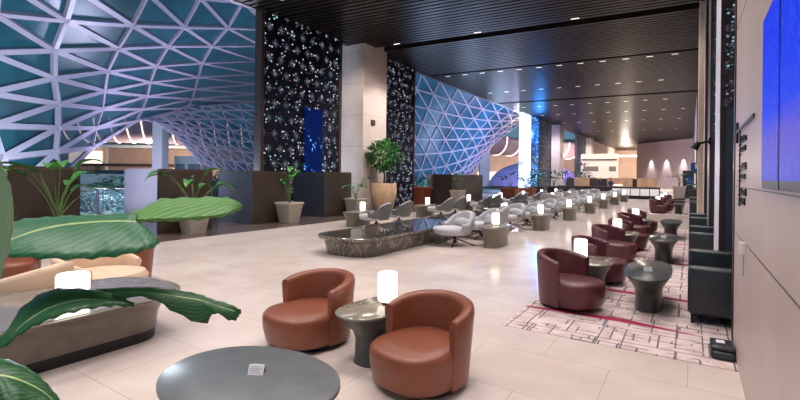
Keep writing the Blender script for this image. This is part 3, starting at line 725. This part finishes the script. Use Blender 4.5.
# ------------------------------------------------------------------ bar at far end
o=empty('bar_counter',(-2.1,43.2,0)); tag(o,'long dark bar counter with lit glass display at the far end','counter')
G().box(-8,.0,0,1,0,.95).obj('counter_body','darktrim',o); G().box(-8.05,.05,-.06,1.05,.95,1.0).obj('counter_top','darkstone',o)
for k in range(5): G().box(-3.6+.72*k,-3.6+.72*k+.66,-.05,-.002,.28,.86).obj('display_case','casebright',o)
G().box(-3.7,.0,-.06,-.0,.0,.24).obj('kick_plate','plinth',o)
o=empty('back_bar',(-1.5,50,0)); tag(o,'light wood back bar cabinets with dark gaps behind the counter','cabinet')
for x0,x1 in((-8.8,-7.3),(-5.6,-3.3),(-2.9,-1.2)): G().box(x0,x1,0,.5,0,1.78).obj('wood_cabinet','wood',o)
for x0,x1 in((-9.6,-8.8),(-7.3,-5.6),(-3.3,-2.9)): G().box(x0,x1,.2,.5,0,1.7).obj('dark_gap','darktrim',o)
G().box(-5.0,-4.2,-.1,0,1.0,1.08).obj('light_shelf','strip',o)
o=empty('menu_shelf',(-8.5,70,0)); tag(o,'pale far shelf wall with dark lettering above the bar','shelf')
G().box(-5,0,0,.4,0,5.2).obj('panel','creamwall',o); G().box(-4.6,-2.6,-.05,0,2.7,3.4).obj('sign_field','taupe',o); G().box(-1.2,-.3,-.05,0,2.7,3.4).obj('sign_field','taupe',o); G().box(-4.8,-.2,-.3,0,4.3,4.45).obj('shelf_board','darktrim',o)
def person(loc,lb,armup):
    me=bpy.data.meshes.new('person')
    J={'p':(0,0,.95),'c':(0,0,1.25),'n':(0,0,1.48),'h':(0,-.01,1.58),'t':(0,-.02,1.72),
       'ls':(.18,0,1.42),'le':(.25,-.02,1.15),'lh':(.2,-.28,1.02+armup),'rs':(-.18,0,1.42),'re':(-.25,-.02,1.15),'rh':(-.18,-.28,1.05),
       'lk':(.1,0,.5),'la':(.1,.02,.08),'lf':(.1,-.14,.04),'rk':(-.1,0,.5),'ra':(-.1,.02,.08),'rf':(-.1,-.14,.04)}
    rad={'p':.15,'c':.15,'n':.06,'h':.085,'t':.08,'ls':.065,'le':.045,'lh':.035,'rs':.065,'re':.045,'rh':.035,'lk':.065,'la':.045,'lf':.04,'rk':.065,'ra':.045,'rf':.04}
    E=[('p','c'),('c','n'),('n','h'),('h','t'),('c','ls'),('ls','le'),('le','lh'),('c','rs'),('rs','re'),('re','rh'),('p','lk'),('lk','la'),('la','lf'),('p','rk'),('rk','ra'),('ra','rf')]
    k=list(J); me.from_pydata([J[a] for a in k],[(k.index(a),k.index(b)) for a,b in E],[])
    me.materials.append(M['navy'])
    o=bpy.data.objects.new('person',me); col.objects.link(o)
    s=o.modifiers.new('skin','SKIN')
    for i,a in enumerate(k):
        v=me.skin_vertices[0].data[i]; v.radius=(rad[a],rad[a]*.8); v.use_root=(i==0)
    s.use_smooth_shade=True; b=o.modifiers.new('sub','SUBSURF'); b.levels=b.render_levels=1
    o.location=loc; tag(o,lb,'person')
    G().sphere((0,-.02,1.63),(.088,.1,.12),14,10).obj('head','skin',o,smooth=True)
    G().sphere((0,.01,1.68),(.095,.105,.1),14,10).obj('hair','plinth',o,smooth=True)
    h=G(); h.sphere((.2,-.3,1.02+armup),(.04,.06,.03),8,6); h.sphere((-.18,-.3,1.05),(.04,.06,.03),8,6); h.obj('hands','skin',o,smooth=True)
    G().loft([[(-.05,-.165,1.0),(.05,-.165,1.0),(.05,-.15,1.0),(-.05,-.15,1.0)],[(-.07,-.15,1.38),(.07,-.15,1.38),(.07,-.13,1.38),(-.07,-.13,1.38)]]).obj('shirt_front','bluesign',o)
person((-7.05,45.6,0),'person in dark navy uniform standing behind the bar, left of two',0.0)
person((-6.2,45.9,0),'person in dark navy uniform standing behind the bar, right of two',.05)
# ------------------------------------------------------------------ plants
def sqpot(name,w,h,parent,mat='pot',z=0):
    G().loft([[(-w*s,-w*s,zz),(w*s,-w*s,zz),(w*s,w*s,zz),(-w*s,w*s,zz)] for s,zz in((.34,0),(.48,h*.9),(.52,h*.9),(.52,h),(.46,h),(.45,h-.06))]).obj(name,mat,parent,bevel=.01)
    G().box(-w*.44,w*.44,-w*.44,w*.44,h-.1,h-.05).obj('soil','soil',parent)
def blade(g,base,d,L,W,droop,seg=8):
    base=Vector(base); d=Vector(d).normalized(); side=d.cross(Vector((0,0,1)))
    side=side.normalized() if side.length>.05 else Vector((1,0,0))
    vs=[];p=base.copy(); dd=d.copy()
    for i in range(seg+1):
        t=i/seg; w=W*math.sin(PI*min(1,(t*.93+.05)))**.7*(1-.25*t)
        up=side.cross(dd).normalized()
        vs+=[p-side*w+up*w*.35,p,p+side*w+up*w*.35]
        p=p+dd*(L/seg); dd=(dd+Vector((0,0,-droop/seg))).normalized()
    g.add(vs,[(3*i,3*i+1,3*i+4,3*i+3) for i in range(seg)]+[(3*i+1,3*i+2,3*i+5,3*i+4) for i in range(seg)])
def paradise(loc,lb,h,n,potw,poth,seed,mat='leaf',pot='pot',group='potted broad leaved plants',spread=.5,L=.55,name='potted_plant'):
    o=empty(name,loc); tag(o,lb,'plant',group); rr=random.Random(seed)
    sqpot('pot',potw,poth,o,pot)
    for k in range(n):
        a=2*PI*k/n+rr.uniform(-.4,.4); hh=h*rr.uniform(.5,1); rad=spread*rr.uniform(.4,1)
        p0=(rr.uniform(-.08,.08),rr.uniform(-.08,.08),poth-.06); p1=(math.cos(a)*rad*.25,math.sin(a)*rad*.25,poth+hh*.55); p2=(math.cos(a)*rad,math.sin(a)*rad,poth+hh)
        pts=[Vector(p0)*(1-t)**2+Vector(p1)*2*t*(1-t)+Vector(p2)*t*t for t in [i/6 for i in range(7)]]
        s=G().tube(pts,[.016-.0015*i for i in range(7)],6).obj('stem','stem',o,smooth=True)
        g=G(); blade(g,pts[-1],pts[-1]-pts[-2]+Vector((math.cos(a)*.06,math.sin(a)*.06,0)),L*rr.uniform(.8,1.15),L*.2,1.6); g.obj('leaf',mat,s,smooth=True)
    return o
paradise((-12.1,4.4,0),'tall leafy plant in front of the leftmost brown partition box',1.3,12,.62,.62,1,L=.75,spread=.8)
paradise((-12.1,7.75,0),'broad leaved plant in square stone pot before the second partition box',1.0,9,.68,.68,2,L=.7,spread=.75)
paradise((-12.15,11.5,0),'tall plant in square stone pot beside the star screen',1.25,8,.72,.74,3,L=.55,spread=.35)
paradise((-12.2,15.4,0),'sparse plant in square stone pot left of the stone column',.9,6,.72,.74,4,L=.5,spread=.5)
paradise((-12.0,25.2,0),'round topped plant in stone pot before the wide dark partition',1.0,9,.75,.9,5,L=.45,spread=.3)
paradise((-14.2,24.6,0),'small plant in rust coloured planter near the potted tree',.5,7,1.0,1.05,6,'leafdark','terracotta',L=.4)
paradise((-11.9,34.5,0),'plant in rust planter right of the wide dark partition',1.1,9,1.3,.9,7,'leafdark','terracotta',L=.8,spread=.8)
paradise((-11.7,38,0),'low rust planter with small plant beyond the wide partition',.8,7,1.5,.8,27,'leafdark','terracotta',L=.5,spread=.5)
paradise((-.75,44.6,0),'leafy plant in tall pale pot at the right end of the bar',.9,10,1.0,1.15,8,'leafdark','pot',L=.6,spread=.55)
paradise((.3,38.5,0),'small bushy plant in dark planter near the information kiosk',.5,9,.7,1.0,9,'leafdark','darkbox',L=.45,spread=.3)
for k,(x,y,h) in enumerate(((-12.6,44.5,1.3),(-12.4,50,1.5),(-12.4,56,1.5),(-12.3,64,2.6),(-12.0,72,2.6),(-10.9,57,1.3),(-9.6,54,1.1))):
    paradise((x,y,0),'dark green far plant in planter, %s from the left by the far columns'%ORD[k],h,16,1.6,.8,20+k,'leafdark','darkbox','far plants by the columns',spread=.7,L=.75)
# potted tree
o=empty('potted_tree',(-12.95,18.9-.3,0)); tag(o,'small round crowned tree in a large sand coloured round pot','tree')
G().lathe([(.40,0),(.52,.25),(.62,.6),(.66,.9),(.655,1.2),(.62,1.36),(.57,1.36),(.56,1.25)],40).obj('round_pot','tanpot',o,smooth=True)
G().lathe([(.55,1.2),(.55,1.25)],30).obj('soil','soil',o)
tr=G().tube([(0,0,1.2),(.03,.02,1.7),(-.04,.0,2.3),(.02,0,2.9)],[.045,.04,.035,.02],8); 
for k in range(7):
    a=k*.9; tr.tube([(-.02,0,1.9+.12*k),(math.cos(a)*.35,math.sin(a)*.35,2.2+.13*k)],[.02,.008],6)
tr.obj('trunk','trunk',o,smooth=True)
rr=random.Random(11); g=G()
for k in range(560):
    while True:
        x,y,z=(rr.uniform(-1,1) for _ in range(3))
        if .25<x*x+y*y+z*z<1: break
    p=(x*.82,y*.82,2.75+z*.72); blade(g,p,(x+rr.uniform(-.5,.5),y+rr.uniform(-.5,.5),z*.6+rr.uniform(-.3,.5)),.26,.075,.8,4)
g.obj('foliage','leaf',o,smooth=True)
def shrub(loc,r,lb,seed,mat='leafcyan',n=260):
    rr=random.Random(seed); o=empty('garden_shrub',loc); tag(o,lb,'shrub','garden shrubs outside the windows'); g=G(); s=G()
    for k in range(6): a=k*1.05; s.tube([(0,0,-.05),(math.cos(a)*r*.4,math.sin(a)*r*.4,r*.9)],[.03,.012],5)
    s.obj('stem','trunk',o)
    for k in range(n):
        a=rr.uniform(0,2*PI); q=rr.uniform(0,1)**.5*r; z=rr.uniform(.1,1.0)*r*1.5*(1-.4*(q/r)**2)
        blade(g,(math.cos(a)*q,math.sin(a)*q,z),(math.cos(a),math.sin(a),rr.uniform(-.2,.9)),r*.42,r*.1,1.2,3)
    g.obj('foliage',mat,o)
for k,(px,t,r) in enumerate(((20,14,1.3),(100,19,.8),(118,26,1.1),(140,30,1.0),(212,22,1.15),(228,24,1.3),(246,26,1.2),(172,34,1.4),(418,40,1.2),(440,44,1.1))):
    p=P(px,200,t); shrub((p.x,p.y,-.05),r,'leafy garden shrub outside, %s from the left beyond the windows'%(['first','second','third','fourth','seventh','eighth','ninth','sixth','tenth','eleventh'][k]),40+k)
# ------------------------------------------------------------------ big foreground leaves
fp=empty('foreground_plant',(-1.55,.15,0)); tag(fp,'large glossy broad leaves reaching in from the left, close to the viewer','plant')
TT=-Vector(fp.location)
def bigleaf(rib,mat,seg=28,curl=.0):
    """rib: list of (px,py,t, up_halfwidth_px, down_halfwidth_px, depth_up, depth_down)"""
    n=len(rib); rows=[]
    rows_c=[P(a[0],a[1],a[2])+TT for a in rib]
    up=[P(a[0]+a[7],a[1]-a[3],a[2]+a[5])+TT for a in rib]; dn=[P(a[0]+a[8],a[1]+a[4],a[2]+a[6])+TT for a in rib]
    vs=[];uvs=[];K=6
    for i in range(seg+1):
        u=i/seg; c=samp(rows_c,u);a=samp(up,u);b=samp(dn,u)
        for k in range(-K,K+1):
            f=abs(k)/K; q=(a if k<0 else b); p=c.lerp(q,f); p=p+Vector((0,0,(.010)*math.sin(f*PI)*(1 if k<0 else .7)+.003*math.sin(u*60+k)*f))
            vs.append(p); uvs.append((u,.5+.5*k/K))
    W=2*K+1; g=G(); fs=[(i*W+k,i*W+k+1,(i+1)*W+k+1,(i+1)*W+k) for i in range(seg) for k in range(2*K)]
    g.add(vs,fs); o=g.obj('leaf',mat,fp,smooth=True)
    uv=o.data.uv_layers.new(name='UVMap')
    for l in o.data.loops: uv.data[l.index].uv=uvs[l.vertex_index]
    md=o.modifiers.new('s','SOLIDIFY'); md.thickness=.0015
    return o
#          px  py   t   up dn  du   dd  sx_up sx_dn
bigleaf([(-60,262,1.05,6,4,.02,.0,0,0),(-25,252,1.05,16,10,.06,-.02,0,0),(5,242,1.06,20,15,.10,-.05,4,0),(35,231,1.08,13,27,.14,-.08,0,0),(62,225,1.1,8,34,.12,-.10,0,4),(90,222,1.12,6,36,.1,-.11,0,6),(110,221,1.12,6,34,.1,-.11,0,12),(125,221,1.12,7,28,.08,-.09,0,24),(136,221.5,1.13,7,22,.06,-.05,2,24)],'leafA')
bigleaf([(98,224,1.12,3,1,.05,0,4,0),(120,221,1.14,6,1.5,.08,0,8,0),(138,221,1.15,14,2,.1,0,8,0),(158,220,1.16,21,2,.12,0,2,0),(190,219,1.17,21.5,1.5,.12,0,0,0),(222,216,1.18,19,1,.1,0,0,0),(236,211,1.18,10,.8,.05,0,0,0),(242,208,1.18,.6,.5,0,0,0,0)],'leafB')
bigleaf([(-30,365,.95,8,8,0,0,0,0),(5,342,.97,9,4,.03,-.02,0,0),(25,323,1.0,15,6,.06,-.04,-4,4),(50,308,1.02,18,9,.07,-.05,0,5),(80,300,1.03,11,9,.06,-.04,5,5),(108,301,1.04,6,5,.04,-.02,5,4),(134,307,1.05,.5,.5,0,0,0,0)],'leafC')
bigleaf([(80,300,1.06,8,2,.03,0,0,0),(115,294,1.07,4,4,.03,-.02,0,0),(150,293,1.08,3,5,.03,-.02,0,0),(180,297,1.09,4,16,.03,-.02,0,-4),(200,300,1.1,3,24,.02,-.02,0,4),(212,304,1.1,2,9,.02,-.02,0,2),(228,309,1.1,3,12,.02,-.01,0,4),(241,314,1.1,.5,3,0,0,0,-2)],'leafC')
bigleaf([(-60,380,.8,14,20,0,0,0,0),(-25,378,.8,18,26,0,0,0,0),(5,376,.82,17,30,.05,-.04,0,0),(35,387,.84,14,24,.04,-.03,0,0),(55,402,.85,7,12,.02,-.02,0,0),(70,420,.86,.5,.5,0,0,0,0)],'leafC')
bigleaf([(-12,300,.62,20,10,0,0,0,0),(-8,262,.62,14,10,0,0,-10,10),(-6,225,.62,4,4,0,0,-20,18),(-6,190,.62,4,4,0,0,-22,17),(-8,165,.62,4,4,0,0,-16,12),(-12,148,.62,1,1,0,0,0,0)],'leafP')
st=G()
for e,t in(((-60,268),1.05),((-30,365),.95),((-60,380),.8),((-12,300),.62)):
    q=P(e[0],e[1],t)+TT; b0=Vector((0,0,.5)); m=(q*.6+b0*.4)+Vector((0,0,.15)); st.tube([b0*(1-s)**2+m*2*s*(1-s)+q*s*s for s in [i/10 for i in range(11)]],.010,8)
st.obj('stem','stem',fp,smooth=True)
sqpot('pot',.5,.5,fp)
# ------------------------------------------------------------------ downlights in the ceiling
dl=empty('downlight'); tag(dl,'','downlight'); G().box(-.16,.16,-.035,.035,-.02,0).obj('lens','downlight',dl); G().box(-.18,.18,-.055,.055,-.012,.01).obj('rim','darktrim',dl)
n=0; lights=[]
for r,(yy,xs,dx) in enumerate(((13,(-13,-1),5.0),(20.0,(-12.5,0),4.2),(28,(-13.6,-.4),1.17),(35,(-13.4,-.4),1.3),(43.5,(-13.4,-.6),1.45),(50,(-13.4,-.6),1.6),(58,(-13,-.8),1.7),(70,(-13,-1),1.9))):
    x=xs[0];c=0
    while x<=xs[1]:
        place(dl,'dl',(x,yy+(x+.5)*sk,H-.005),math.atan(sk),'small recessed ceiling downlight, number %d from the left in the %s lit ceiling row'%(c+1,ORD[r]),'ceiling downlights'); c+=1; x+=dx
# ------------------------------------------------------------------ LIGHTS
def spot(x,y,z,e,c=(1,.93,.90),ang=120,size=.9,blend=.8,rot=(0,0,0)):  # serves the ceiling downlights and the added aimed and fill spots
    l=bpy.data.lights.new('ceiling_and_added_spot','SPOT'); l.energy=e; l.color=c; l.spot_size=math.radians(ang); l.spot_blend=blend; l.shadow_soft_size=size
    o=bpy.data.objects.new('ceiling_and_added_spot',l); o.location=(x,y,z); o.rotation_euler=rot; col.objects.link(o); return o
def point(p,e,c,size=.5):  # point lights added to brighten garden, buildings, columns and back wall
    l=bpy.data.lights.new('added_point_light','POINT'); l.energy=e; l.color=c; l.shadow_soft_size=size
    o=bpy.data.objects.new('added_point_light',l); o.location=p; col.objects.link(o); return o
K=.80
for y in(-1,4,9,14,20,27,35,45):
    for x in(-11,-7,-3.2,-.9):
        e=(1000 if x>-10 else 1500)*(1+max(0,y-20)/40)
        spot(x,y,H-.1,e*K)
def aim(p,t,e,ang,c=(1,.92,.86),size=.2):
    d=Vector(t)-Vector(p); o=spot(*p,e,c,ang,size,.7); o.rotation_euler=d.to_track_quat('-Z','Y').to_euler()
aim((-10.2,13.5,8.1),(-14,18.5,3.5),1500,60); aim((-10.5,20.5,8.1),(-13.8,19,3.5),1200,60); aim((-10.5,53,8.1),(-14,58.5,3.5),3500,60); aim((-10.5,74,8.1),(-14,80,3.5),4500,60)  # aimed spots added to brighten the stone columns
aim((-9,62,8),(-10.5,70,3),4000,90,(1,.85,.68)); aim((-10,100,8),(-12,119,4),4500,100,(1,.87,.7))  # added warm spots that lift the menu shelf and back wall
for y in(5,9,13): aim((-9.5,y-1,8.1),(-12.8,y,.8),250,50)  # weak spots added to brighten the partition box fronts
for x,y in((-7,60),(-3,60),(-7,75),(-3,78)): spot(x,y,H-.1,5000)
for f in(.28,.55,.82):
    x=-8.7+9.4*f; y=98-11*f; spot(x-.35,y-.42,6.0,1500,ang=62,size=.12,blend=.8)
spot(-4,80,8.2,7000,ang=140,size=1.5); spot(-11,104,7.8,2500,ang=140,size=2); point((-12,110,5),2500,(1,.85,.7))  # added fill lamps for the far and back walls
# garden: unseen cool point lights, added to brighten the shell
for p,e in((P(20,190,13),1800),(P(125,192,19),3600),(P(200,190,40),12000),(P(235,190,52),12000),(P(150,190,60),9000),):
    p=Vector(p); p.z=max(.6,min(p.z,4)); point(p,e*.30,(.70,.68,1.0),1.0)
for p,e in((P(430,190,38),1100),(P(470,190,46),1300),(P(500,170,60),1400)): point((p.x,p.y,max(.6,min(p.z,4))),e,(.5,.66,1),1.0)
point(P(150,165,95),8000,(1,.8,.65),1); point(P(545,170,105),9000,(1,.75,.6),1); point(P(590,170,100),5000,(1,.8,.7),1)
q_=P(104,197,21); point((q_.x,q_.y,1.8),1300,(.75,.9,1),.6); q_=P(520,170,62); point((q_.x,q_.y,6),2500,(.65,.6,1),.6)  # added points that brighten the terrace and the lavender dome
point((-14.9,77.2,5),1300,(.5,.35,1),.4); point((-14.9,56.9,5.5),300,(.7,.5,1),.4)  # added violet points that tint the far columns
point((-14.0,50,6.5),600,(.05,.3,1),.5)  # added blue point beside the blue lit screen
w=bpy.data.worlds.new('world'); sc.world=w; w.use_nodes=True; nt=w.node_tree; bg=nt.nodes['Background']
tc=nt.nodes.new('ShaderNodeTexCoord'); sp=nt.nodes.new('ShaderNodeSeparateXYZ'); nt.links.new(tc.outputs['Generated'],sp.inputs[0])
nt.links.new(ramp(nt,math_(nt,'MULTIPLY',math_(nt,'ADD',sp.outputs[2],.0),1.0),[(0,(.12,.22,.32)),(.5,(.03,.16,.24))]),bg.inputs[0]); bg.inputs[1].default_value=1.0
# ------------------------------------------------------------------ camera
cd=bpy.data.cameras.new('camera'); cam=bpy.data.objects.new('camera',cd); col.objects.link(cam); sc.camera=cam
cd.sensor_width=36; cd.lens=36*FPX/800; cd.shift_y=-24.5/800; cd.clip_start=.05; cd.clip_end=500
fwd=Vector((-SA,CA,0)); rt=Vector((CA,SA,0)); up=Vector((0,0,1))
# roll so that the horizon drops to the right
cr,sr=math.cos(ROLL),math.sin(ROLL)
xr=rt*cr+up*sr; yr=up*cr-rt*sr
cam.matrix_world=Matrix(((xr.x,yr.x,-fwd.x,0),(xr.y,yr.y,-fwd.y,0),(xr.z,yr.z,-fwd.z,EYE),(0,0,0,1)))
vs=sc.view_settings; vs.view_transform='Standard'; vs.look='None'; vs.gamma=1; vs.use_curve_mapping=False; vs.exposure=0.08
